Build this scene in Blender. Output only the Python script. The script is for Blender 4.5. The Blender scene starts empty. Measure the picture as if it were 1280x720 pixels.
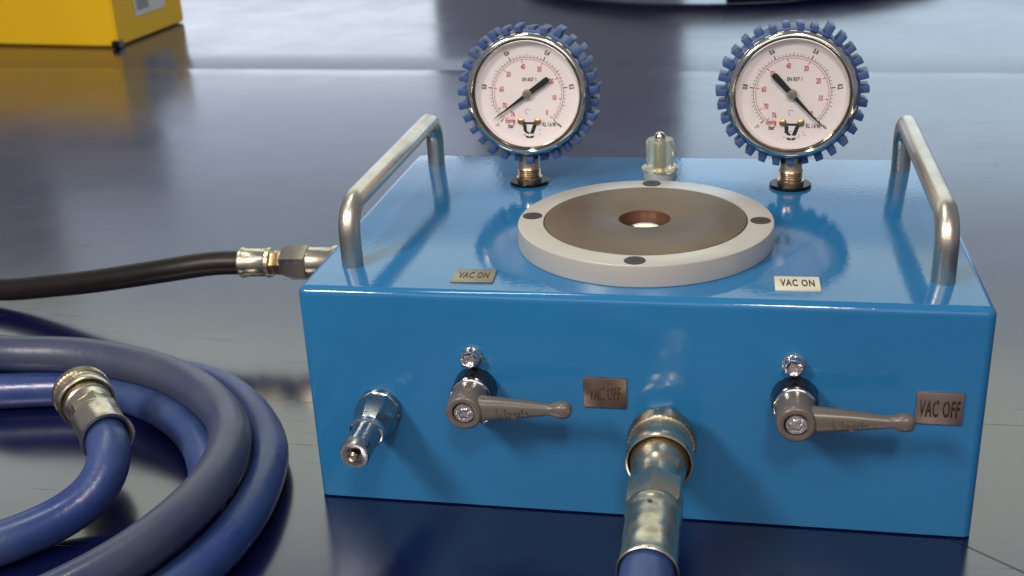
import bpy, bmesh, math, random
from mathutils import Vector, Matrix
random.seed(7)
sc = bpy.context.scene
C = sc.collection
PI = math.pi
MM = 0.001

# ------------------------------------------------------------------ camera
cd = bpy.data.cameras.new('camera')
cam = bpy.data.objects.new('camera', cd); C.objects.link(cam)
cam.matrix_world = Matrix(((0.981622980698973, -0.030635580960959558, 0.18835547494789792, 0.19640076667039633),
                           (0.18539617694020455, 0.38697540496790245, -0.9032598150730964, -0.4643019607338496),
                           (-0.045217047002431204, 0.9215809769787529, 0.38554367007028856, 0.31174404490490165),
                           (0, 0, 0, 1)))
cd.sensor_width = 36; cd.lens = 1473.954 / 1280 * 36
cd.clip_start = 0.01; cd.clip_end = 100
cd.dof.use_dof = True; cd.dof.focus_distance = 0.555; cd.dof.aperture_fstop = 18
sc.camera = cam

# ------------------------------------------------------------------ world, view
w = bpy.data.worlds.new('World'); sc.world = w; w.use_nodes = True
bg = w.node_tree.nodes['Background']
bg.inputs[0].default_value = (0.175, 0.18, 0.225, 1); bg.inputs[1].default_value = 1.0
sc.view_settings.view_transform = 'Standard'; sc.view_settings.look = 'None'
sc.view_settings.exposure = 0.08; sc.view_settings.gamma = 1
sc.render.engine = 'CYCLES'
sc.cycles.max_bounces = 8

# ------------------------------------------------------------------ lamps (windows behind the bench, ceiling lamps, an added warm fill)
def area(name, loc, target, sx, sy, rad, col, spread=None):
    l = bpy.data.lights.new(name, 'AREA'); l.shape = 'RECTANGLE'; l.size = sx; l.size_y = sy
    l.energy = rad * PI * sx * sy; l.color = col
    o = bpy.data.objects.new(name, l); C.objects.link(o); o.location = loc
    d = Vector(target) - Vector(loc)
    o.rotation_euler = d.to_track_quat('-Z', 'Z' if abs(d.normalized().z) < .95 else 'Y').to_euler()
    return o
def back(name, x0, x1, z0, z1, rad, col):   # upright window panes on the far side of the room
    area(name, ((x0 + x1) / 2, 3.0, (z0 + z1) / 2), ((x0 + x1) / 2, 0, (z0 + z1) / 2), x1 - x0, z1 - z0, rad, col)
back('window_light', -1.62, -0.72, 0.20, 0.49, 2.0, (0.80, 0.89, 1.0))
back('window_light', -1.66, -0.60, 0.52, 0.84, 1.0, (0.68, 0.80, 1.0))
back('window_light', 0.02, 1.70, 0.20, 0.84, 1.45, (0.66, 0.85, 1.0))
back('upper_window_light', -2.10, 1.75, 0.88, 1.30, 0.72, (0.72, 0.86, 1.0))
back('upper_window_light', -3.00, 1.75, 1.33, 2.45, 1.35, (0.93, 1.0, 0.84))
area('ceiling_or_fill_lamp', (-0.35, 0.25, 1.9), (0.1, 0.1, 0.1), 1.1, 0.10, 26.0, (0.97, 1.0, 0.84))
area('ceiling_or_fill_lamp', (-0.75, -1.0, 1.15), (0.12, 0.05, 0.08), 0.28, 0.28, 74.0, (1.0, 0.91, 0.86))
area('ceiling_or_fill_lamp', (0.42, -1.25, 1.45), (0.22, 0.10, 0.15), 0.22, 0.22, 75.0, (1.0, 0.90, 0.84))

area('ceiling_or_fill_lamp', (0.25, -2.3, 1.55), (0.15, 0.1, 0.05), 2.6, 1.3, 1.35, (1.0, 0.88, 0.80))  # added warm fill from behind the camera, not a ceiling lamp

# ------------------------------------------------------------------ materials
def mat(name, col, rough=0.5, metal=0.0, ior=1.5, noise=0.0, nscale=40, bump=0.0, bscale=200, rvar=0.0,
        col2=None, trans=0.0, emis=None, aniso=0.0, detail=4.0, bdist=0.001):
    m = bpy.data.materials.new(name); m.use_nodes = True
    nt = m.node_tree; N = nt.nodes; L = nt.links; b = N['Principled BSDF']
    b.inputs['Base Color'].default_value = (*col, 1); b.inputs['Roughness'].default_value = rough
    b.inputs['Metallic'].default_value = metal; b.inputs['IOR'].default_value = ior
    b.inputs['Transmission Weight'].default_value = trans
    tc = N.new('ShaderNodeTexCoord')
    if noise > 0 or rvar > 0:
        n = N.new('ShaderNodeTexNoise'); n.inputs['Scale'].default_value = nscale; n.inputs['Detail'].default_value = detail
        L.new(tc.outputs['Object'], n.inputs['Vector'])
        if noise > 0:
            mx = N.new('ShaderNodeMix'); mx.data_type = 'RGBA'
            c2 = col2 or tuple(c * (1 - noise) for c in col)
            mx.inputs[6].default_value = (*col, 1); mx.inputs[7].default_value = (*c2, 1)
            r = N.new('ShaderNodeMapRange'); r.inputs[1].default_value = .35; r.inputs[2].default_value = .68
            L.new(n.outputs['Fac'], r.inputs[0]); L.new(r.outputs[0], mx.inputs[0]); L.new(mx.outputs[2], b.inputs['Base Color'])
        if rvar > 0:
            r2 = N.new('ShaderNodeMapRange'); r2.inputs[1].default_value = .3; r2.inputs[2].default_value = .7
            r2.inputs[3].default_value = max(0.02, rough - rvar); r2.inputs[4].default_value = rough + rvar
            L.new(n.outputs['Fac'], r2.inputs[0]); L.new(r2.outputs[0], b.inputs['Roughness'])
    if bump > 0:
        n2 = N.new('ShaderNodeTexNoise'); n2.inputs['Scale'].default_value = bscale; n2.inputs['Detail'].default_value = 3
        L.new(tc.outputs['Object'], n2.inputs['Vector'])
        bp = N.new('ShaderNodeBump'); bp.inputs['Strength'].default_value = bump; bp.inputs['Distance'].default_value = bdist
        L.new(n2.outputs['Fac'], bp.inputs['Height']); L.new(bp.outputs[0], b.inputs['Normal'])
    return m

M = {}
M['paint'] = mat('blue_enamel', (0.020, 0.150, 0.330), 0.085, ior=1.46, noise=.10, nscale=14, bump=.14, bscale=380, rvar=.03, bdist=.0004)
M['steel'] = mat('satin_stainless', (0.68, 0.62, 0.51), 0.34, 1.0, noise=.12, nscale=60, rvar=.05, bump=.06, bscale=900)
M['chrome'] = mat('chrome', (0.74, 0.73, 0.71), 0.09, 1.0, rvar=.03, nscale=90)
M['bezel'] = mat('polished_bezel', (0.76, 0.71, 0.60), 0.10, 1.0, rvar=.03, nscale=60)
M['brass'] = mat('nickel_brass', (0.72, 0.66, 0.49), 0.30, 1.0, noise=.35, nscale=160, col2=(0.60, 0.53, 0.38), rvar=.05, bump=.12, bscale=260)
M['brass_y'] = mat('yellow_brass', (0.78, 0.56, 0.26), 0.25, 1.0, noise=.3, nscale=120, rvar=.08)
M['nickel'] = mat('worn_nickel', (0.46, 0.455, 0.445), 0.25, 1.0, noise=.15, nscale=150, rvar=.07, bump=.08, bscale=300)
M['anod'] = mat('anodised_aluminium', (0.54, 0.52, 0.46), 0.36, 0.40, noise=.06, nscale=25, rvar=.06, bump=.05, bscale=1200)
M['pad'] = mat('brown_rubber', (0.078, 0.052, 0.029), 0.46, ior=1.40, noise=.30, nscale=22, col2=(0.150, 0.110, 0.068), rvar=.10, bump=.15, bscale=500)
M['padhole'] = mat('reddish_rubber', (0.105, 0.043, 0.022), 0.40, noise=.2, nscale=80)
M['blackox'] = mat('black_oxide_steel', (0.050, 0.044, 0.034), 0.5, 0.0, ior=1.3, noise=.3, nscale=200)
M['black'] = mat('black_rubber', (0.008, 0.008, 0.009), 0.16, noise=.3, nscale=100)
M['flat_black'] = mat('black_grommet', (0.004, 0.004, 0.004), 0.25, ior=1.3)
M['stem'] = mat('tarnished_brass', (0.66, 0.52, 0.36), 0.30, 1.0, noise=.3, nscale=200)
M['lever'] = mat('taupe_lever_plastic', (0.118, 0.100, 0.082), 0.30, noise=.10, nscale=60, bump=.08, bscale=500)
M['boot'] = mat('blue_boot_rubber', (0.018, 0.062, 0.190), 0.45, noise=.25, nscale=120, col2=(0.040, 0.075, 0.17), bump=.1, bscale=600)
M['dial'] = mat('dial_white', (0.90, 0.855, 0.835), 0.5, noise=.03, nscale=40)
M['ink'] = mat('black_ink', (0.018, 0.017, 0.018), 0.6, noise=.2, nscale=900)
M['red'] = mat('red_ink', (0.62, 0.07, 0.07), 0.6, noise=.15, nscale=900)
M['needle'] = mat('needle_black', (0.012, 0.011, 0.010), 0.4, noise=.2, nscale=300)
M['tag'] = mat('engraved_plate', (0.46, 0.34, 0.28), 0.44, 1.0, noise=.12, nscale=120, bump=.04, bscale=900, rvar=.04)

M['tag_worn'] = mat('engraved_plate_worn', (0.34, 0.25, 0.19), 0.42, 1.0, noise=.25, nscale=120, bump=.04, bscale=900)
M['tag_olive'] = mat('engraved_plate_dim', (0.42, 0.39, 0.27), 0.42, 1.0, noise=.2, nscale=120, bump=.04, bscale=900)  # same metal as its lid twin, base kept darker without the lamp glow
M['tag_lit'] = mat('engraved_plate_lit', (0.80, 0.77, 0.60), 0.5, .6, noise=.1, nscale=120, bump=.04, bscale=900)  # same plate metal, base paled for the lamp glow falling there
M['tagink'] = mat('engraving_fill', (0.030, 0.018, 0.012), 0.6, noise=.3, nscale=900)
M['tagworn'] = mat('worn_engraving_fill', (0.075, 0.048, 0.030), 0.5, .2, noise=.4, nscale=700)
M['hose'] = mat('blue_hose_rubber', (0.022, 0.043, 0.155), 0.34, noise=.35, nscale=30, col2=(0.042, 0.070, 0.165), bump=.16, bscale=300, rvar=.09, detail=8)
M['hose_grey'] = mat('blue_hose_rubber_sheen', (0.036, 0.048, 0.095), 0.36, noise=.3, nscale=26, col2=(0.052, 0.060, 0.090), bump=.16, bscale=300, rvar=.09, detail=8)  # same hose rubber, grey overhead sheen painted into the base colour
M['blackhose'] = mat('black_hose_rubber', (0.012, 0.008, 0.007), 0.42, ior=1.4, noise=.3, nscale=40, bump=.08, bscale=500)
M['yellow'] = mat('yellow_card', (0.93, 0.56, 0.010), 0.42, noise=.06, nscale=8)
M['label'] = mat('white_label_paper', (0.72, 0.72, 0.68), 0.6, noise=.05, nscale=40)
M['cable'] = mat('dark_cable', (0.010, 0.010, 0.035), 0.34, noise=.3, nscale=10)
M['clear'] = mat('yellowish_clear_plastic', (0.86, 0.86, 0.66), 0.12, ior=1.40, noise=.05, nscale=60, trans=.82)
M['cast'] = mat('rough_cast_chrome', (0.80, 0.76, 0.74), 0.13, 1.0, bump=.4, bscale=600, bdist=.0006)
M['copperpin'] = mat('copper_pin', (0.80, 0.60, 0.38), 0.22, 1.0, noise=.2, nscale=300)

# glass: thin clear pane, reflects by Fresnel, lets everything else through
g = bpy.data.materials.new('dial_glass'); g.use_nodes = True
nt = g.node_tree; nt.nodes.remove(nt.nodes['Principled BSDF'])
fr = nt.nodes.new('ShaderNodeFresnel'); fr.inputs[0].default_value = 1.35
gl = nt.nodes.new('ShaderNodeBsdfGlossy'); gl.inputs['Roughness'].default_value = .03
tr = nt.nodes.new('ShaderNodeBsdfTransparent'); tr.inputs[0].default_value = (.985, .98, .975, 1)
mx = nt.nodes.new('ShaderNodeMixShader')
nt.links.new(fr.outputs[0], mx.inputs[0]); nt.links.new(tr.outputs[0], mx.inputs[1]); nt.links.new(gl.outputs[0], mx.inputs[2])
nt.links.new(mx.outputs[0], nt.nodes['Material Output'].inputs[0]); M['glass'] = g

def table_material():
    m = mat('navy_laminate', (0.0022, 0.004, 0.030), 0.2, ior=2.0)
    nt = m.node_tree; N = nt.nodes; L = nt.links; b = N['Principled BSDF']
    tc = N.new('ShaderNodeTexCoord')
    n = N.new('ShaderNodeTexNoise'); n.inputs['Scale'].default_value = 9; n.inputs['Detail'].default_value = 6; n.inputs['Roughness'].default_value = .62
    L.new(tc.outputs['Object'], n.inputs['Vector'])
    r = N.new('ShaderNodeMapRange'); r.inputs[1].default_value = .3; r.inputs[2].default_value = .7; r.inputs[3].default_value = .14; r.inputs[4].default_value = .20
    L.new(n.outputs['Fac'], r.inputs[0]); L.new(r.outputs[0], b.inputs['Roughness'])
    # pits and specks
    v = N.new('ShaderNodeTexVoronoi'); v.inputs['Scale'].default_value = 28; L.new(tc.outputs['Object'], v.inputs['Vector'])
    vr = N.new('ShaderNodeMapRange'); vr.inputs[1].default_value = .015; vr.inputs[2].default_value = .035; vr.inputs[3].default_value = 0; vr.inputs[4].default_value = 1
    L.new(v.outputs['Distance'], vr.inputs[0])
    # fine scratches
    mp = N.new('ShaderNodeMapping'); mp.inputs['Rotation'].default_value = (0, 0, .7); mp.inputs['Scale'].default_value = (3, 160, 1)
    L.new(tc.outputs['Object'], mp.inputs['Vector'])
    s = N.new('ShaderNodeTexNoise'); s.inputs['Scale'].default_value = 4; s.inputs['Detail'].default_value = 2; L.new(mp.outputs[0], s.inputs['Vector'])
    sr = N.new('ShaderNodeMapRange'); sr.inputs[1].default_value = .70; sr.inputs[2].default_value = .76; sr.inputs[3].default_value = 0; sr.inputs[4].default_value = -.25
    L.new(s.outputs['Fac'], sr.inputs[0])
    ad = N.new('ShaderNodeMath'); ad.operation = 'ADD'; L.new(vr.outputs[0], ad.inputs[0]); L.new(sr.outputs[0], ad.inputs[1])
    lo = N.new('ShaderNodeTexNoise'); lo.inputs['Scale'].default_value = 14; lo.inputs['Detail'].default_value = 2; L.new(tc.outputs['Object'], lo.inputs['Vector'])
    ad2 = N.new('ShaderNodeMath'); ad2.operation = 'MULTIPLY_ADD'; ad2.inputs[1].default_value = .45
    L.new(lo.outputs['Fac'], ad2.inputs[0]); L.new(ad.outputs[0], ad2.inputs[2])
    bp = N.new('ShaderNodeBump'); bp.inputs['Strength'].default_value = .55; bp.inputs['Distance'].default_value = .0006
    L.new(ad2.outputs[0], bp.inputs['Height']); L.new(bp.outputs[0], b.inputs['Normal'])
    return m
M['table'] = table_material()
M['seam'] = mat('dark_joint', (0.010, 0.012, 0.018), 0.6, noise=.2, nscale=50)

# ------------------------------------------------------------------ mesh helpers
def link(name, bm, m, parent=None, smooth=True, angle=35, loc=None):
    bmesh.ops.recalc_face_normals(bm, faces=bm.faces)
    me = bpy.data.meshes.new(name); bm.to_mesh(me); bm.free()
    if smooth:
        me.polygons.foreach_set('use_smooth', [True] * len(me.polygons)); me.set_sharp_from_angle(angle=math.radians(angle))
    for mm in (m if isinstance(m, (list, tuple)) else [m]): me.materials.append(mm)
    o = bpy.data.objects.new(name, me); C.objects.link(o)
    if loc is not None: o.location = loc
    if parent is not None: o.parent = parent
    return o
def tag(o, label, cat=None, group=None, kind=None):
    if label: o['label'] = label
    if cat: o['category'] = cat
    if group: o['group'] = group
    if kind: o['kind'] = kind
    return o
def frame(axis):
    a = Vector(axis).normalized(); up = Vector((0, 0, 1)) if abs(a.z) < .9 else Vector((0, 1, 0))
    u = up.cross(a).normalized(); v = a.cross(u).normalized()
    return a, u, v
def lathe(bm, o, axis, prof, n=48, rot=0.0, mod=None, cap=True, mi=0):
    """prof: list of (t, r) in metres along axis from o"""
    a, u, v = frame(axis); o = Vector(o); rings = []
    for j, (t, r) in enumerate(prof):
        if r < 1e-7:
            rings.append([bm.verts.new(o + a * t)]); continue
        ring = []
        for i in range(n):
            th = rot + 2 * PI * i / n
            rr = r + (mod(i, j, th, t) if mod else 0)
            ring.append(bm.verts.new(o + a * t + (u * math.cos(th) + v * math.sin(th)) * rr))
        rings.append(ring)
    for p, q in zip(rings, rings[1:]):
        if len(p) == 1 and len(q) == 1: continue
        for i in range(n):
            k = (i + 1) % n
            if len(p) == 1: f = bm.faces.new((p[0], q[k], q[i]))
            elif len(q) == 1: f = bm.faces.new((p[i], p[k], q[0]))
            else: f = bm.faces.new((p[i], p[k], q[k], q[i]))
            f.material_index = mi
    if cap:
        for rg in (rings[0], rings[-1]):
            if len(rg) > 2: f = bm.faces.new(rg); f.material_index = mi
    return bm
def LB(*a, **k): return lathe(bmesh.new(), *a, **k)
def mm(prof): return [(t * MM, r * MM) for t, r in prof]
def box(bm, c, s, bev=0, seg=3, rot=None, mi=0):
    r = bmesh.ops.create_cube(bm, size=1); vs = r['verts']
    bmesh.ops.scale(bm, vec=s, verts=vs)
    if bev:
        es = list({e for v in vs for e in v.link_edges})
        rr = bmesh.ops.bevel(bm, geom=es, offset=bev, segments=seg, profile=.5, affect='EDGES')
        vs = list({v for f in rr['faces'] for v in f.verts} | {v for v in vs if v.is_valid})
    if rot is not None: bmesh.ops.transform(bm, matrix=rot, verts=vs)
    bmesh.ops.translate(bm, vec=c, verts=vs)
    return bm
def catmull(P, step=0.004):
    P = [Vector(p) for p in P]; out = []
    Q = [P[0] * 2 - P[1]] + P + [P[-1] * 2 - P[-2]]
    for i in range(1, len(Q) - 2):
        p0, p1, p2, p3 = Q[i - 1:i + 3]; n = max(2, int((p2 - p1).length / step))
        # centripetal-ish
        for k in range(n):
            t = k / n
            out.append(.5 * ((2 * p1) + (p2 - p0) * t + (2 * p0 - 5 * p1 + 4 * p2 - p3) * t * t + (3 * p1 - p0 - 3 * p2 + p3) * t ** 3))
    out.append(P[-1]); return out
def smooth_path(P, it=3):
    P = [p.copy() for p in P]
    for _ in range(it):
        Q = [p.copy() for p in P]
        for i in range(1, len(P) - 1): Q[i] = P[i] * .5 + (P[i - 1] + P[i + 1]) * .25
        P = Q
    return P
def tube(bm, path, r, n=24, cap=True):
    t0 = (path[1] - path[0]).normalized(); a, u, v = frame(t0); rings = []
    for i, p in enumerate(path):
        t = (path[min(i + 1, len(path) - 1)] - path[max(i - 1, 0)]).normalized()
        u = (u - t * u.dot(t)).normalized(); v = t.cross(u)
        rr = r(i) if callable(r) else r
        rings.append([bm.verts.new(p + (u * math.cos(2 * PI * k / n) + v * math.sin(2 * PI * k / n)) * rr) for k in range(n)])
    for p, q in zip(rings, rings[1:]):
        for k in range(n): bm.faces.new((p[k], p[(k + 1) % n], q[(k + 1) % n], q[k]))
    if cap: bm.faces.new(rings[0]); bm.faces.new(rings[-1])
    return bm
def text(bm, s, mtx, size, sx=1.0, depth=0.0, bold=0.0, shear=0.0, spc=1.0):
    """centred text in the local XY plane of mtx, front towards +Z"""
    cu = bpy.data.curves.new('t', 'FONT'); cu.body = s; cu.size = 1; cu.align_x = 'CENTER'; cu.align_y = 'CENTER'
    cu.resolution_u = 3; cu.space_character = spc; cu.offset = bold; cu.shear = shear; cu.extrude = depth / size / 2 if depth else 0
    ob = bpy.data.objects.new('t', cu); C.objects.link(ob)
    me = bpy.data.meshes.new_from_object(ob.evaluated_get(bpy.context.evaluated_depsgraph_get()))
    bpy.data.objects.remove(ob); bpy.data.curves.remove(cu)
    k = len(bm.verts); me.transform(mtx @ Matrix.Diagonal((size * sx, size, size, 1)))
    bm.from_mesh(me); bpy.data.meshes.remove(me)
    return bm
def fit_text(s, mtx, wd, ht, depth, bold):
    bm = text(bmesh.new(), s, Matrix.Identity(4), 1.0, bold=bold, spc=1.14)
    xs = [v.co.x for v in bm.verts]; ys = [v.co.y for v in bm.verts]
    cx_, cy_ = (min(xs) + max(xs)) / 2, (min(ys) + max(ys)) / 2; kx, ky = wd / (max(xs) - min(xs)), ht / (max(ys) - min(ys))
    for v in bm.verts: v.co = Vector(((v.co.x - cx_) * kx, (v.co.y - cy_) * ky, 0))
    r = bmesh.ops.extrude_face_region(bm, geom=bm.faces[:]); vs = [g_ for g_ in r['geom'] if isinstance(g_, bmesh.types.BMVert)]
    bmesh.ops.translate(bm, vec=(0, 0, depth), verts=vs)
    bmesh.ops.transform(bm, matrix=mtx, verts=bm.verts); return bm
def quad(bm, mtx, x0, x1, y0, y1):
    bm.faces.new([bm.verts.new(mtx @ Vector(p)) for p in ((x0, y0, 0), (x1, y0, 0), (x1, y1, 0), (x0, y1, 0))])
TOP = lambda x, y, z: Matrix.Translation((x, y, z))
FRONT = lambda x, y, z: Matrix.Translation((x, y, z)) @ Matrix.Rotation(PI / 2, 4, 'X')

# ------------------------------------------------------------------ setting: the bench tops
def sheet(name, rows, x0, x1, label):
    bm = bmesh.new(); prev = None
    for (y, z, tilt) in rows:
        r = [bm.verts.new((x0, y + tilt * x0, z)), bm.verts.new((x1, y + tilt * x1, z))]
        if prev: bm.faces.new((prev[0], prev[1], r[1], r[0]))
        prev = r
    o = link(name, bm, M['table'], angle=3)
    return tag(o, label, kind='structure')
T = -0.040  # the joint runs slightly askew to the test box
def edge(y0, y1, z0, z1, n, pw):
    return [(y0 + (y1 - y0) * i / n, z0 + (z1 - z0) * (i / n) ** pw, T) for i in range(n + 1)]
rows = [(-0.75, 0, T), (0.905, 0, T)] + edge(0.905, 0.9475, 0, -0.0011, 8, 2)[1:] + [(0.9478, -0.022, T)]
sheet('bench_top', rows, -1.6, 1.9, 'glossy navy bench top under the blue test box and hoses')
e2 = [(0.9482, -0.022, T)] + [(0.9485 + 0.10 * i / 10, -0.0032 + 0.0032 * (1 - (1 - i / 10) ** 2), T) for i in range(11)] + [(2.6, 0, T)]
sheet('rear_bench_top', e2, -1.9, 1.9, 'second glossy navy bench top behind the joint, carrying the yellow box')
bm = bmesh.new()
for (a, b_) in (((0.2894, 0.0012), (0.360, -0.056)),):
    d = Vector((b_[0] - a[0], b_[1] - a[1], 0)).normalized(); n_ = Vector((-d.y, d.x, 0)) * .00022
    a0 = Vector((a[0], a[1], .0003)) - d * .12; b0 = Vector((b_[0], b_[1], .0003)) + d * .5
    bm.faces.new([bm.verts.new(p) for p in (a0 - n_, b0 - n_, b0 + n_, a0 + n_)])
tag(link('bench_seam', bm, M['seam'], smooth=False), 'thin dark seam line in the bench top by the right corner of the blue box', kind='structure')

# ------------------------------------------------------------------ the test box
W, D, H = 0.300, 0.2132, 0.1106
Z0 = 0.0009
root = bpy.data.objects.new('vacuum_test_box', None); C.objects.link(root); root.empty_display_size = .05
tag(root, 'bright blue steel test box with two dial gauges, round brown pad and two carrying handles', 'test box')
bm = bmesh.new(); 
bmesh.ops.create_cube(bm, size=1); bmesh.ops.scale(bm, vec=(W + .001, D, H - Z0), verts=bm.verts); bmesh.ops.translate(bm, vec=(W / 2, D / 2, (H + Z0) / 2), verts=bm.verts)
bmesh.ops.bevel(bm, geom=[e for e in bm.edges if max(v.co.z for v in e.verts) > H / 2], offset=.0040, segments=6, profile=.5, affect='EDGES')
link('enclosure', bm, M['paint'], root, angle=50)
for x, y in ((.02, .02), (W - .02, .02), (.02, D - .02), (W - .02, D - .02)):
    link('foot', LB((x, y, 0), (0, 0, 1), mm([(0, 6), (1.2, 6)]), 20), M['black'], root)

# handles
for x in (.0174, .2827):
    zt = H + .0285; rb = .0135; y0, y1 = .029, .192; P = [Vector((x, y0, H))]
    P += [Vector((x, y0, H + t)) for t in (.006, .012)]
    for i in range(9):
        a = PI - (PI / 2) * i / 8; P.append(Vector((x, y0 + rb + rb * math.cos(a), zt - rb + rb * math.sin(a))))
    P += [Vector((x, y0 + rb + (y1 - y0 - 2 * rb) * k / 8, zt)) for k in range(1, 8)]
    for i in range(9):
        a = PI / 2 - (PI / 2) * i / 8; P.append(Vector((x, y1 - rb + rb * math.cos(a), zt - rb + rb * math.sin(a))))
    P += [Vector((x, y1, H + t)) for t in (.012, .006, 0)]
    h = link('carrying_handle', tube(bmesh.new(), P, .0051, 32), M['steel'], root, angle=60)
    h['label'] = 'satin steel carrying handle on the %s side' % ('left' if x < .1 else 'right')

# round plate
cx, cy, R0 = .1512, .0722, .061
seat = link('mounting_ring', LB((cx, cy, H), (0, 0, 1), mm([(0, 60.6), (.4, 61), (9.6, 61), (10.2, 60.8), (10.5, 60.2), (10.5, 48.8), (9.2, 48.6), (.2, 48.6)]), 128, cap=False), M['anod'], root, angle=40)
pad = link('rubber_pad', LB((cx, cy, H), (0, 0, 1), mm([(.3, 48.5), (9.9, 48.5), (10.6, 48.0), (10.9, 46), (10.9, 13.2), (10.5, 12.4)]), 128, cap=False), M['pad'], root)
link('hole_wall', LB((cx, cy, H), (0, 0, 1), mm([(10.5, 12.4), (9, 12.1), (2.0, 12.1)]), 64, cap=False), M['padhole'], pad)
link('suction_port', LB((cx, cy, H), (0, 0, 1), mm([(.4, 12), (5.0, 12), (6.4, 9), (7.4, 6), (7.9, 3), (8, 0)]), 48), M['bezel'], pad)
for dx, dy in ((.0003, -.0550), (-.0548, .0008), (.0546, .0004), (-.0009, .0550)):
    b = LB((cx + dx, cy + dy, H + .0098), (0, 0, 1), mm([(-1, 4.8), (.85, 4.8), (1.0, 4.6), (1.0, 2.1), (.78, 2.0), (.78, 0)]), 30, mod=lambda i, j, th, t: (.00025 * math.cos(6 * th)) if j in (3, 4) else 0)
    lathe(b, (cx + dx, cy + dy, H + .0098), (0, 0, 1), mm([(1.0, 2.3), (1.03, 2.3), (1.03, 0)]), 6, mi=1)
    s_ = link('countersunk_screw', b, [M['blackox'], M['ink']], seat)
    # black hexagon on top stands in for the shade inside the socket
# sealing plug
px, py = .1515, .1712
plug = link('plug_base', LB((px, py, H), (0, 0, 1), mm([(0, 9.0), (4.0, 9.2), (4.5, 8.8), (4.5, 4)]), 48), M['anod'], root)
link('plug_body', LB((px, py, H + .00452), (0, 0, 1), mm([(0, 9.8), (.5, 10.2), (1.6, 10.2), (2.4, 9.4), (3.0, 7.6), (16.8, 7.6), (17.8, 6.9), (17.9, 2.4)]), 56), M['clear'], plug)
link('plug_stem', LB((px, py, H + .004), (0, 0, 1), mm([(1, 2.6), (16.5, 2.6), (17.5, 1.2)]), 20), M['brass_y'], plug)
bs = bmesh.new(); bmesh.ops.create_uvsphere(bs, u_segments=28, v_segments=16, radius=.0031); bmesh.ops.translate(bs, vec=(px, py, H + .0232), verts=bs.verts)
link('plug_ball', bs, M['chrome'], plug)

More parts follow.
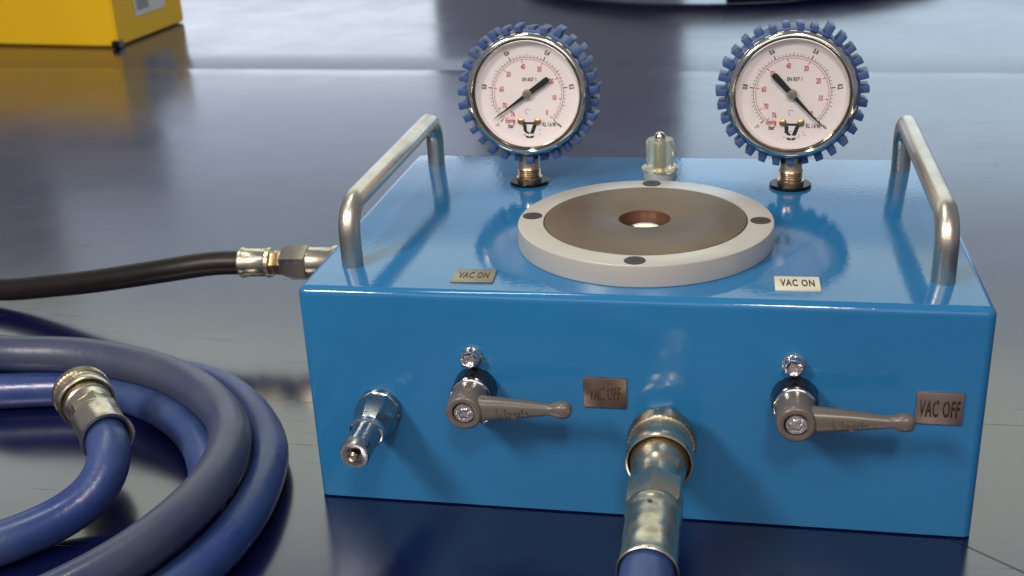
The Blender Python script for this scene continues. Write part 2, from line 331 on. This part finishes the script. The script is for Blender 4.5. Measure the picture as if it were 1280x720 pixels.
# ------------------------------------------------------------------ gauges (parts of the box)
def polar(r, deg): return Vector((r * math.cos(math.radians(deg)), r * math.sin(math.radians(deg)), 0))
TILT = 4.5
def gauge(gx, gz, needle_deg, label, sx_):
    G = Vector((gx, .1505, gz)); SC = .955
    K = FRONT(0, 0, 0)                       # local XY of the dial -> world XZ, front towards -Y
    Y = (0, 1, 0)
    case = link('pressure_gauge', LB((0, 0, 0), Y, mm([(7.5, 30), (7.5, 34.2), (24, 34.2), (27, 32), (28, 0)]), 72, cap=False), M['steel'], root, loc=G)
    case['label'] = label; case.scale = (SC,) * 3; case.rotation_euler = (math.radians(-TILT), 0, 0)
    # bezel ring
    link('bezel', LB((0, 0, 0), Y, mm([(7, 34.6), (1.5, 34.6), (.1, 33.9), (-.7, 32.9), (-.8, 32.1), (-.1, 31.2), (1.4, 30.6), (1.9, 30.9), (1.7, 30.1), (2.6, 29.8)]), 96, cap=False), M['bezel'], case)
    # rubber boot with lugs
    bm = LB((0, 0, 0), Y, mm([(5.0, 34.5), (4.8, 35.1), (5.2, 36.0), (22, 36.3), (28, 36.0), (30.6, 34), (30.8, 25)]), 96, cap=False)
    for k in range(31):
        ang = k * 360 / 31 + 4.0
        a = ang % 360
        if 250 < a < 290: pro, dep = 4.0, 20
        elif 70 < a < 110: pro, dep = 2.6, 16
        elif 60 < a < 120: pro, dep = 5.6, 17
        else: pro, dep = 4.6, 17
        pro += random.uniform(-.35, .35)
        rot = Matrix.Rotation(math.radians(-ang), 4, 'Y') @ Matrix.Rotation(math.radians(random.uniform(-3, 3)), 4, 'Z')
        b2 = bmesh.new(); box(b2, ((35.4 + pro / 2) * MM, (4.6 + dep / 2) * MM, 0), ((pro + 1) * MM, dep * MM, random.uniform(3.7, 4.3) * MM), .00045, 2)
        bmesh.ops.transform(b2, matrix=rot, verts=b2.verts)
        t_ = bpy.data.meshes.new('t'); b2.to_mesh(t_); b2.free(); bm.from_mesh(t_); bpy.data.meshes.remove(t_)
    link('rubber_boot', bm, M['boot'], case)
    # dial face (tray with a raised rim) and glass
    link('dial_face', LB((0, 0, 0), Y, mm([(3.0, 30.0), (6.0, 28.6), (6.2, 28.0), (6.2, 0)]), 80, cap=False), M['dial'], case)
    link('dial_glass', LB((0, 0, 0), Y, mm([(1.9, 0), (1.9, 30.2), (3.0, 30.2), (3.0, 0)]), 64, cap=False), M['glass'], case)
    zf = -6.05 * MM
    S = K @ Matrix.Translation((0, 0, zf))
    blk = bmesh.new(); red = bmesh.new()
    def tick(bm, deg, r0, r1, wd):
        mtx = S @ Matrix.Rotation(math.radians(deg), 4, 'Z'); quad(bm, mtx, r0 * MM, r1 * MM, -wd * MM / 2, wd * MM / 2)
    def arc(bm, r, wd, a0, a1):
        n = 90
        for i in range(n):
            p = [polar((r - wd / 2) * MM, a0 + (a1 - a0) * (i + e) / n) for e in (0, 1)]
            q = [polar((r + wd / 2) * MM, a0 + (a1 - a0) * (i + e) / n) for e in (0, 1)]
            bm.faces.new([bm.verts.new(S @ v) for v in (p[0], p[1], q[1], q[0])])
    bar = lambda v: -45 + 270 * v
    for i in range(51):
        v = i / 50
        if i % 10 == 0: tick(blk, bar(v), 20.6, 23.0, .50)
        elif i % 5 == 0: tick(blk, bar(v), 20.6, 22.6, .26)
        else: tick(blk, bar(v), 20.6, 22.0, .20)
    arc(blk, 20.6, .20, -45, 225)
    cm = lambda c: -45 + 270 * c * .013332
    arc(red, 19.5, .20, -45, cm(76))
    for c in list(range(0, 77, 2)) + [75]:
        if c % 10 == 0: tick(red, cm(c), 17.8, 19.5, .42)
        else: tick(red, cm(c), 18.9, 19.5, .22)
    tick(red, cm(76), 17.8, 19.5, .42)
    for v, s in ((0, '0'), (.2, '0.2'), (.4, '0.4'), (.6, '0.6'), (.8, '0.8'), (1, '-1')):
        p = polar(25.4 * MM, bar(v))
        text(blk, s, S @ Matrix.Translation(p) @ Matrix.Rotation(math.radians(bar(v) - 90), 4, 'Z'), 3.7 * MM, .62, bold=.03)
    for c in (0, 10, 20, 30, 40, 50, 60, 70, 76):
        p = polar((15.3 if c != 76 else 14.9) * MM, cm(c) + (4 if c == 76 else 0))
        text(red, str(c), S @ Matrix.Translation(p), 4.2 * MM, .60, bold=.028)
    text(red, 'cmHg', S @ Matrix.Translation((-10.6 * MM, -15.6 * MM, 0)), 3.7 * MM, .66, bold=.035)
    text(blk, 'bar', S @ Matrix.Translation((-10.2 * MM, -18.6 * MM, 0)), 3.6 * MM, .72, bold=.025)
    text(blk, 'KL 1.6 N', S @ Matrix.Translation((11.8 * MM, -17.6 * MM, 0)), 3.3 * MM, .60, bold=.025)
    text(blk, 'EN 837 1', S @ Matrix.Translation((1.2 * MM, 8.0 * MM, 0)), 2.9 * MM, .76, bold=.02)
    # maker's emblem: a black crossbar with a slanting 1 and 7, small print below
    def poly(bm, pts): bm.faces.new([bm.verts.new(S @ Vector((x * MM, y * MM, 0))) for x, y in pts])
    poly(blk, [(-3.4, -16.2), (5.0, -16.2), (4.9, -17.5), (-3.3, -17.4)])
    poly(blk, [(-3.4, -17.6), (-1.2, -17.6), (-1.0, -22.2), (-3.0, -21.0)])
    poly(blk, [(-3.1, -21.0), (-1.6, -22.6), (.3, -23.1), (.1, -21.9), (-1.4, -21.4)])
    poly(blk, [(4.9, -17.6), (2.6, -17.6), (.7, -22.9), (2.9, -22.9)])
    poly(blk, [(-2.2, -24.0), (.2, -24.4), (.5, -25.6), (-1.4, -25.3)])
    poly(blk, [(.6, -24.4), (3.2, -23.9), (2.6, -25.2), (.9, -25.7)])
    for k in range(9):
        x = random.uniform(-5.5, 7.5); y = random.uniform(-24.2, -20.2)
        poly(blk, [(x, y), (x + .9, y + .05), (x + .8, y - .3), (x + .1, y - .32)])
    arc2 = [(-.2 + 1.5 * math.cos(t), -10.2 + 1.5 * math.sin(t)) for t in [math.radians(20 + 12 * k) for k in range(22)]]
    for (a, b_) in zip(arc2, arc2[1:]):
        c0 = (-.2, -10.2); f_ = .86
        poly(blk, [a, b_, (c0[0] + (b_[0] - c0[0]) * f_, c0[1] + (b_[1] - c0[1]) * f_), (c0[0] + (a[0] - c0[0]) * f_, c0[1] + (a[1] - c0[1]) * f_)])
    link('black_lettering', blk, M['ink'], case, smooth=False)
    link('red_lettering', red, M['red'], case, smooth=False)
    # needle
    nm = K @ Matrix.Translation((0, 0, -4.2 * MM)) @ Matrix.Rotation(math.radians(needle_deg), 4, 'Z')
    bm = bmesh.new(); out = [(24.2, .15), (4, 1.0), (0, 1.5), (-4, 1.5), (-14.0, 1.75), (-15.0, 1.2), (-15.3, 0)]
    pts = out + [(x, -y) for x, y in reversed(out[:-1])]
    lo_ = [bm.verts.new(nm @ Vector((x * MM, y * MM, 0))) for x, y in pts]; hi = [bm.verts.new(nm @ Vector((x * MM, y * MM, .6 * MM))) for x, y in pts]
    bm.faces.new(lo_); bm.faces.new(hi)
    for i in range(len(pts)): j = (i + 1) % len(pts); bm.faces.new((lo_[i], lo_[j], hi[j], hi[i]))
    link('needle', bm, M['needle'], case, smooth=False)
    link('needle_hub', LB((0, 3.4 * MM, 0), Y, mm([(0, 0), (-.1, 1.0), (.1, 2.6), (.5, 2.9), (1.6, 2.9)]), 28), M['brass'], case)
    link('needle_stop_pin', LB((15.8 * MM, 3.6 * MM, -16.2 * MM), Y, mm([(0, 0), (.2, .7), (2.4, .7)]), 14), M['brass'], case)
    for sx in (-4.3, 5.4):
        link('dial_screw', LB((sx * MM, 4.4 * MM, -15.6 * MM), Y, mm([(0, 0), (.05, 1.2), (.5, 1.9), (1.7, 1.95)]), 24), M['brass_y'], case)
    # stem with hex, threads, black flange on the box
    dv = Matrix.Rotation(math.radians(TILT), 3, 'X') @ Vector((sx_ - gx, .1592 - G.y, H - gz)) / SC
    up_ = Matrix.Rotation(math.radians(TILT), 3, 'X') @ Vector((0, 0, 1))
    th = []
    for k in range(5): th += [(4.2 + k * 1.1, 6.1), (4.75 + k * 1.1, 6.7)]
    link('stem', LB(dv, up_, mm([(.2, 7.4)] + [(3.9, 7.4)] + th + [(10.5, 6.0), (18, 6.0)]), 36), M['stem'], case)
    link('flange', LB(dv, up_, mm([(-.6, 11.6), (1.3, 11.6), (1.8, 11.0), (1.85, 0)]), 48), M['flat_black'], case)
    return case
gauge(.0810, .1622, 215.5, 'left dial gauge, needle pointing to lower left', .0795)
gauge(.2208, .1620, -46.5, 'right dial gauge, needle pointing to lower right near zero', .2222)

# ------------------------------------------------------------------ engraved plates
def plate(mtx, s, m, label, wd, ht, pm):
    bm = bmesh.new(); box(bm, (0, 0, .0006), (.0192, .0150, .0012), .00025, 2)
    bmesh.ops.transform(bm, matrix=mtx, verts=bm.verts)
    p = link('engraved_plate', bm, M[pm], root); p['label'] = label
    link('engraved_lettering', fit_text(s, mtx @ Matrix.Translation((0, 0, .00115)), wd, ht, .00012, .028), m, p, smooth=False)
plate(TOP(.0785, .0180, H - .0001) @ Matrix.Rotation(math.radians(3), 4, 'Z'), 'VAC ON', M['tagworn'], 'worn VAC ON plate on the lid, left', .0140, .0072, 'tag_olive')
plate(TOP(.2214, .0198, H - .0001) @ Matrix.Rotation(math.radians(1), 4, 'Z'), 'VAC ON', M['tagink'], 'VAC ON plate on the lid, right', .0145, .0078, 'tag_lit')
plate(FRONT(.1395, .0001, .0646), 'VAC OFF', M['tagworn'], 'worn VAC OFF plate between the left valve and the coupling', .0140, .0074, 'tag_worn')
plate(FRONT(.2813, .0001, .0647), 'VAC OFF', M['tagink'], 'VAC OFF plate at the right end of the front', .0164, .0084, 'tag')

# ------------------------------------------------------------------ lever valves
def valve(vx, vz, ang, label):
    F = (0, -1, 0); o = (vx, 0, vz)
    v = link('lever_valve', LB(o, F, mm([(0, 9.8), (.6, 10.0), (9.5, 9.6), (10.0, 9.0), (10.0, 0)]), 56), M['black'], root); v['label'] = label
    link('chrome_collar', LB(o, F, mm([(9.6, 8.8), (10.2, 9.3), (11.2, 9.3), (11.7, 8.6), (11.8, 0)]), 56), M['chrome'], v)
    # hub + lever: one moulded piece
    bm = LB(o, F, mm([(11.6, 8.2), (12.2, 8.7), (22.0, 8.3), (24.6, 8.1), (25.6, 7.4), (25.8, 6.4), (25.5, 5.3), (22.4, 5.0), (22.4, 0)]), 56)
    a = math.radians(ang); d = Vector((math.cos(a), 0, math.sin(a))); up = Vector((-math.sin(a), 0, math.cos(a))); yo = Vector((0, -1, 0))
    L = .0430; rings = []
    prof = [(.004, 5.6, 4.9), (.009, 5.3, 4.6), (.016, 4.7, 4.0), (.024, 3.9, 3.4), (.031, 3.1, 3.0), (.0360, 2.5, 2.6), (.0382, 2.5, 2.6), (.0398, 3.1, 3.0), (.0416, 3.65, 3.5), (.0434, 3.8, 3.6), (.0452, 3.5, 3.3), (.0465, 2.6, 2.5), (.0472, 1.2, 1.2)]
    for (s, hh, dd) in prof:
        c = Vector(o) + d * s + yo * (.0198 + .002 * (s / L))
        ring = []
        for k in range(28):
            t = 2 * PI * k / 28; cc, ss = math.cos(t), math.sin(t); p = 0.72
            ring.append(bm.verts.new(c + up * math.copysign(abs(cc) ** p, cc) * hh * MM + yo * math.copysign(abs(ss) ** p, ss) * dd * MM))
        rings.append(ring)
    for p_, q_ in zip(rings, rings[1:]):
        for k in range(28): bm.faces.new((p_[k], p_[(k + 1) % 28], q_[(k + 1) % 28], q_[k]))
    bm.faces.new(rings[0]); bm.faces.new(rings[-1])
    lv = link('lever', bm, M['lever'], v, angle=45)
    # raised lettering moulded on the lever
    tm = Matrix(((d.x, up.x, 0, 0), (0, 0, -1, 0), (d.z, up.z, 0, 0), (0, 0, 0, 1)))
    c = Vector(o) + d * .0208 + yo * .02462
    link('raised_lettering', text(bmesh.new(), 'L legris', Matrix.Translation(c) @ tm, .0050, 1.0, depth=.0009, bold=.01), M['lever'], v, smooth=False)
    # pan screw with recess
    link('lever_screw', LB(o, F, mm([(22, 4.8), (24.6, 4.7), (25.2, 4.2), (25.2, 3.3), (24.5, 3.0), (24.4, 2.0), (25.0, 1.7), (25.1, 0)]), 36,
         mod=lambda i, j, th, t: .0004 * math.cos(6 * th) if j in (3, 4, 5) else 0), M['cast'], v)
    for dx, dz, r in ((-.0010, .0158, 4.3), (.0024, -.0128, 4.0)):
        link('bolt', LB((vx + dx, 0, vz + dz), F, mm([(0, r + .6), (.8, r + .7), (1.0, r), (4.2, r), (4.8, r - .3), (5.0, r - .9), (4.5, 2.4), (3.4, 2.0), (3.4, 0)]), 32,
             mod=lambda i, j, th, t: .0003 * math.cos(6 * th) if j in (6, 7) else 0), M['cast'], v)
valve(.0806, .0642, 3.2, 'left lever valve with its taupe lever pointing right')
valve(.2217, .0668, 2.6, 'right lever valve with its taupe lever pointing right')

# ------------------------------------------------------------------ quick connector nipple on the front, left
o = (.0338, 0, .0500); F = Vector((-.01, -1, -.05)).normalized()
nip = link('connector_nipple', LB(o, F, mm([(-.5, 10.7), (1.0, 10.8), (2.4, 10.6), (3.0, 10.0)]), 40), M['nickel'], root)
nip['label'] = 'empty nickel plug-in nipple at the left of the front'
link('tapered_hex', LB(o, F, mm([(2.5, 10.6), (8.5, 10.4), (12.0, 9.6), (18.5, 7.6), (19.0, 7.0)]), 8, rot=.25), M['nickel'], nip, angle=12)
link('collar_band', LB(o, F, mm([(18.2, 7.0), (18.6, 7.9), (21.0, 7.9), (21.5, 7.0)]), 40), M['chrome'], nip)
link('plug_tube', LB(o, F, mm([(21, 7.0), (24, 6.8), (32.5, 6.8), (38.0, 6.8), (38.9, 6.3), (38.9, 5.0), (38.6, 3.6), (34, 3.3), (34, 0)]), 40), M['nickel'], nip)
link('centre_pin', LB(o, F, mm([(33, 1.9), (39.4, 1.9), (39.8, 2.2), (41.4, 1.6), (41.6, 0)]), 24), M['copperpin'], nip)

# ------------------------------------------------------------------ couplings
def knurl(i, j, th, t): return (.00040 if (i + j) % 2 else -.00022)
def coupling(root_, o, axis):
    """nickelled brass coupling, axis pointing from the socket end to the hose; parts are children of root_"""
    A = lambda pr: [(t * MM * 1.17, r * MM) for t, r in pr]
    link('socket_hex', LB(o, axis, A([(0, 10.2), (1, 11.2), (7.5, 11.2), (8.5, 10.6)]), 6, rot=.2), M['brass'], root_)
    sl = link('sleeve', LB(o, axis, A([(7.2, 9), (7.6, 12.2), (8.6, 13.8), (9.4, 14.4), (14.4, 14.4), (15.0, 13.8), (22, 13.9), (23.0, 14.5), (26.8, 14.6), (27.8, 14.1), (28.0, 13.4), (25.5, 12.7)]), 96, cap=False), M['brass'], root_)
    link('knurled_band', LB(o, axis, A([(9.3, 14.3)] + [(9.6 + .6 * k, 14.6) for k in range(9)] + [(14.9, 14.3)]), 84, mod=knurl), M['brass'], sl)
    link('barrel', LB(o, axis, A([(24.5, 12.4), (27.6, 12.1), (33.0, 11.2), (34.5, 11.4), (36.0, 11.4), (36.9, 10.7), (42.0, 10.5), (46.0, 10.5)]), 64), M['brass'], root_)
    link('hex_nut', LB(o, axis, A([(44.0, 9.8), (45.4, 12.1), (58.4, 12.1), (60.0, 10.6)]), 6, rot=PI / 6 + .1), M['brass'], root_)
    rnd = random.Random(5); ph = [rnd.uniform(0, 6.28) for _ in range(6)]
    def dent(i, j, th, t):
        x = t / MM / 1.17; k = max(0, min(1, (x - 65) / 3, (88 - x) / 3))
        return k * (.00028 * abs(math.sin(4 * th + .3)) + .00010 * math.sin(5 * th + x * .35 + ph[1]) + .00008 * math.sin(3 * th - x * .8 + ph[2]) - .0002)
    pr = [(58.5, 10.2), (59.2, 11.2), (61, 11.5), (62.6, 11.1), (63.6, 10.7)] + [(65 + 1.25 * k, 10.75) for k in range(18)] + [(88.4, 10.8), (90.2, 11.1), (92.0, 11.6), (92.7, 11.55), (92.9, 11.1), (91.0, 10.1)]
    return link('crimped_ferrule', LB(o, axis, A(pr), 96, mod=dent, cap=False), M['brass'], root_, angle=60)

# hose plugged into the front
def thing(name, label, cat, loc=(0, 0, 0)):
    e = bpy.data.objects.new(name, None); C.objects.link(e); e.empty_display_size = .02; return tag(e, label, cat)
fh = thing('front_hose', 'blue rubber hose whose brass coupling is plugged into the middle of the blue box front', 'hose')
ax = Vector((.015, -1, .0)).normalized(); oc = Vector((.1655, -.0008, .0495))
coupling(fh, oc, ax)
a, u, v = frame(ax)
hp = oc + ax * .0775 + Vector((-.001, 0, .0104))
link('inspection_hole', LB(hp, (0, 0, 1), mm([(-.8, 1.0), (.55, 1.0)]), 14), M['black'], fh)  # black stub stands in for the dark inside of a small hole
e0 = oc + ax * .096
P = [e0, oc + ax * .108, oc + ax * .122, Vector((.1690, -.145, .0450)), Vector((.170, -.178, .033)), Vector((.165, -.210, .018)), Vector((.140, -.262, .0105)), Vector((.085, -.315, .0103)), Vector((0, -.345, .0103)), Vector((-.12, -.36, .0103)), Vector((-.30, -.38, .0103)), Vector((-.6, -.42, .0103))]
link('hose_tube', tube(bmesh.new(), smooth_path(catmull(P), 6), .0100, 32), M['hose'], fh)

# ------------------------------------------------------------------ coiled hose at the left
ch = thing('coiled_hose', 'thick blue rubber hose coiled left of the box, free brass coupling on its end', 'hose', (-.2, -.05, 0))
r_h = .0101
fc0 = Vector((-.1395, .0290, .0365)); fc1 = Vector((-.1000, -.0145, .0345))   # socket end, ferrule rim
ax2 = (fc1 - fc0).normalized()
Lc = (fc1 - fc0).length
def short_coupling(root_, o, axis):
    A = mm
    sl = link('sleeve', LB(o, axis, A([(6.0, 6.0), (3.4, 8.0), (3.2, 11.5), (3.6, 13.2), (4.2, 13.9), (6.4, 14.0), (7.2, 13.5), (12.5, 13.6), (13.4, 14.2), (16.5, 14.2), (17.3, 13.7), (17.3, 13.0), (14.5, 12.4)]), 96), M['brass'], root_)
    link('knurled_band', LB(o, axis, A([(3.9, 13.9)] + [(4.2 + .55 * k, 14.3) for k in range(7)] + [(7.9, 13.9)]), 84, mod=knurl), M['brass'], sl)
    link('barrel', LB(o, axis, A([(14, 12.2), (20.5, 11.8), (21.6, 11.9), (22.4, 11.2), (28, 10.6), (29, 10.6)]), 64), M['brass'], root_)
    link('hex_nut', LB(o, axis, A([(27.0, 10), (28, 11.7), (36, 11.7), (37.2, 10.8)]), 6, rot=.35), M['brass'], root_)
    rnd = random.Random(9); ph = [rnd.uniform(0, 6.28) for _ in range(6)]
    def dent(i, j, th, t):
        x = t / MM
        if 39 < x < 55: return (.00028 * abs(math.sin(4 * th)) - .0002) * min(1, (x - 39) / 3, (55 - x) / 3) + .00006 * math.sin(5 * th + x * .3 + ph[1]) + .00005 * math.sin(3 * th - x * .7 + ph[2])
        return 0
    link('crimped_ferrule', LB(o, axis, A([(36, 10.5), (36.6, 11.6), (38, 12.0)] + [(39 + 1.2 * k, 11.7) for k in range(14)] + [(56, 12.2), (58, 13.0), (58.7, 13.0), (58.9, 12.4), (57.2, 10.4)]), 72, mod=dent, cap=False), M['brass'], root_, angle=60)
o2 = fc1 - ax2 * .0588
short_coupling(ch, o2, ax2)
z1 = .0102; z2 = .0285
inner = [(-.300, -.060), (-.318, .000), (-.280, .050), (-.216, .0685), (-.159, .0765), (-.118, .062), (-.088, .040), (-.066, .014), (-.050, -.018), (-.0475, -.055), (-.058, -.098), (-.100, -.145), (-.196, -.170), (-.290, -.155), (-.350, -.080), (-.355, .010), (-.315, .070), (-.250, .094), (-.170, .1000), (-.110, .0945), (-.071, .071), (-.037, .027), (-.0250, -.019), (-.0240, -.052), (-.0305, -.085), (-.055, -.135), (-.110, -.180), (-.196, -.200), (-.300, -.190), (-.375, -.110), (-.385, 0), (-.340, .070)]
Pc = [fc1 - ax2 * .010, fc1 + ax2 * .004, Vector((-.0935, -.0235, .0290)), Vector((-.0945, -.0325, .0205)), Vector((-.1020, -.0425, .0140)), Vector((-.1130, -.0545, .0105)), Vector((-.1250, -.0680, z1)), Vector((-.145, -.085, z1)), Vector((-.185, -.100, z1)), Vector((-.245, -.100, z1))]
Pc += [Vector((x, y, z1)) for x, y in inner]
pathA = smooth_path(catmull(Pc), 12)
link('hose_tube', tube(bmesh.new(), pathA, r_h, 28), M['hose'], ch, angle=80)
grey = [(-.340, .070, .0105), (-.290, .088, .020), (-.250, .086, .0275), (-.216, .0800, z2), (-.170, .0820, z2), (-.118, .0690, z2), (-.084, .0490, z2), (-.056, .0220, z2), (-.0435, -.001, z2), (-.0370, -.029, z2), (-.0370, -.055, z2), (-.0430, -.083, z2), (-.0530, -.108, z2), (-.078, -.142, .0285), (-.120, -.172, .0285), (-.20, -.190, .026), (-.32, -.20, .014), (-.46, -.22, z1), (-.60, -.25, z1), (-.9, -.32, z1)]
pathB = smooth_path(catmull([Vector(p) for p in grey]), 10)
up = link('upper_hose_loop', tube(bmesh.new(), pathB, r_h * 1.03, 28), M['hose_grey'], ch, angle=80)
up['label'] = 'top loop of the coil, coloured greyer for its overhead sheen'

# ------------------------------------------------------------------ black hose at the back left
bh = thing('black_hose', 'black rubber hose with metal coupling joined to the far left side of the blue box', 'hose')
o = Vector((0, .1890, .0485)); ax = Vector((-1, -.010, -.030)).normalized()
link('socket_body', LB(o, ax, mm([(0, 8), (1, 9.3), (46, 9.3), (47.5, 10.2), (51, 10.6), (53, 10.2), (54, 9.5), (70, 9.5)]), 48), M['brass'], bh)
link('hex_body', LB(o, ax, mm([(68, 9.5), (69, 11.6), (81.5, 11.6), (86.5, 9.0)]), 6, rot=.55), M['brass'], bh)
link('brass_nut', LB(o, ax, mm([(85, 8.0), (88, 8.2), (88.5, 7.9), (93, 7.9), (93.6, 7.2)]), 6, rot=.15), M['brass_y'], bh)
link('crimped_ferrule', LB(o, ax, mm([(93.5, 7), (93.8, 9.3), (96, 9.6), (97, 8.9), (111, 8.9), (112, 9.5), (113.5, 9.8), (114.2, 9.4), (114.2, 7)]), 56, mod=lambda i, j, th, t: .00004 * math.sin(9 * th + j)), M['brass'], bh)
e0 = o + ax * .112
P = [o + ax * .100, e0, e0 + ax * .02, Vector((-.165, .1865, .0390)), Vector((-.222, .193, .0268)), Vector((-.262, .200, .0190)), Vector((-.305, .207, .0118)), Vector((-.38, .215, .0082)), Vector((-.5, .21, .0080)), Vector((-.8, .16, .0080)), Vector((-1.3, .10, .0080))]
link('hose_tube', tube(bmesh.new(), smooth_path(catmull(P), 10), .0077, 28), M['blackhose'], bh)

# ------------------------------------------------------------------ yellow box and cable on the rear bench
A = Vector((-.694, 1.104, 0)); dl = Vector((-.206, .026, 0)).normalized(); dr = Vector((.007, .208, 0)).normalized()
yb = thing('yellow_box', 'yellow cardboard box with a white label standing on the rear bench', 'box')
bm = bmesh.new(); Lx, Ly, Hz = .42, .205, .115
base = [A, A + dl * Lx, A + dl * Lx + dr * Ly, A + dr * Ly]
vs = [bm.verts.new(p + Vector((0, 0, z))) for z in (.0015, Hz) for p in base]
for f in ((0, 1, 2, 3), (4, 5, 6, 7), (0, 1, 5, 4), (1, 2, 6, 5), (2, 3, 7, 6), (3, 0, 4, 7)): bm.faces.new([vs[i] for i in f])
bmesh.ops.bevel(bm, geom=list(bm.edges), offset=.0025, segments=3, affect='EDGES')
link('carton', bm, M['yellow'], yb, angle=50)
nrm = dr.cross(Vector((0, 0, 1)))
if nrm.x < 0: nrm = -nrm
def on_side(s, z, off=.0006): return A + dr * s + nrm * off + Vector((0, 0, z))
def side_quad(bm, s0, s1, za, zb, off): bm.faces.new([bm.verts.new(on_side(s, z, off)) for s, z in ((s0, za), (s1, za), (s1, zb), (s0, zb))])
bm = bmesh.new(); side_quad(bm, .060, .150, .034, .110, .0008); lb = link('paper_label', bm, M['label'], yb, smooth=False)
bm = bmesh.new()
for k in range(6): side_quad(bm, .068 + .006 * k, .0705 + .006 * k, .042, .062, .0012)
side_quad(bm, .118, .128, .058, .062, .0012); side_quad(bm, .122, .126, .052, .066, .0012); side_quad(bm, .064, .146, .082, .090, .0012)
link('label_print', bm, M['ink'], lb, smooth=False)
bm = bmesh.new(); box(bm, A + nrm * .0005 + Vector((0, 0, .006)), (.012, .016, .010), .001, 1); link('corner_tape', bm, M['black'], yb)

cb = thing('cable_coil', 'dark coiled hose lying far back on the rear bench, cut off above', 'cable')
P = []
rr = random.Random(3)
for k in range(0, 73 * 3):
    a_ = 2 * PI * k / 72 - PI / 2; turn = k / 72
    R1 = .40 - .018 * turn + .004 * math.sin(2.3 * a_)
    P.append(Vector((.165 + R1 * math.cos(a_), 1.800 + R1 * .98 * math.sin(a_), .0125 + .006 * turn + .003 * math.sin(1.7 * a_ + 1) ** 2)))
link('cable_tube', tube(bmesh.new(), smooth_path(P, 3), .0150, 18), M['cable'], cb)
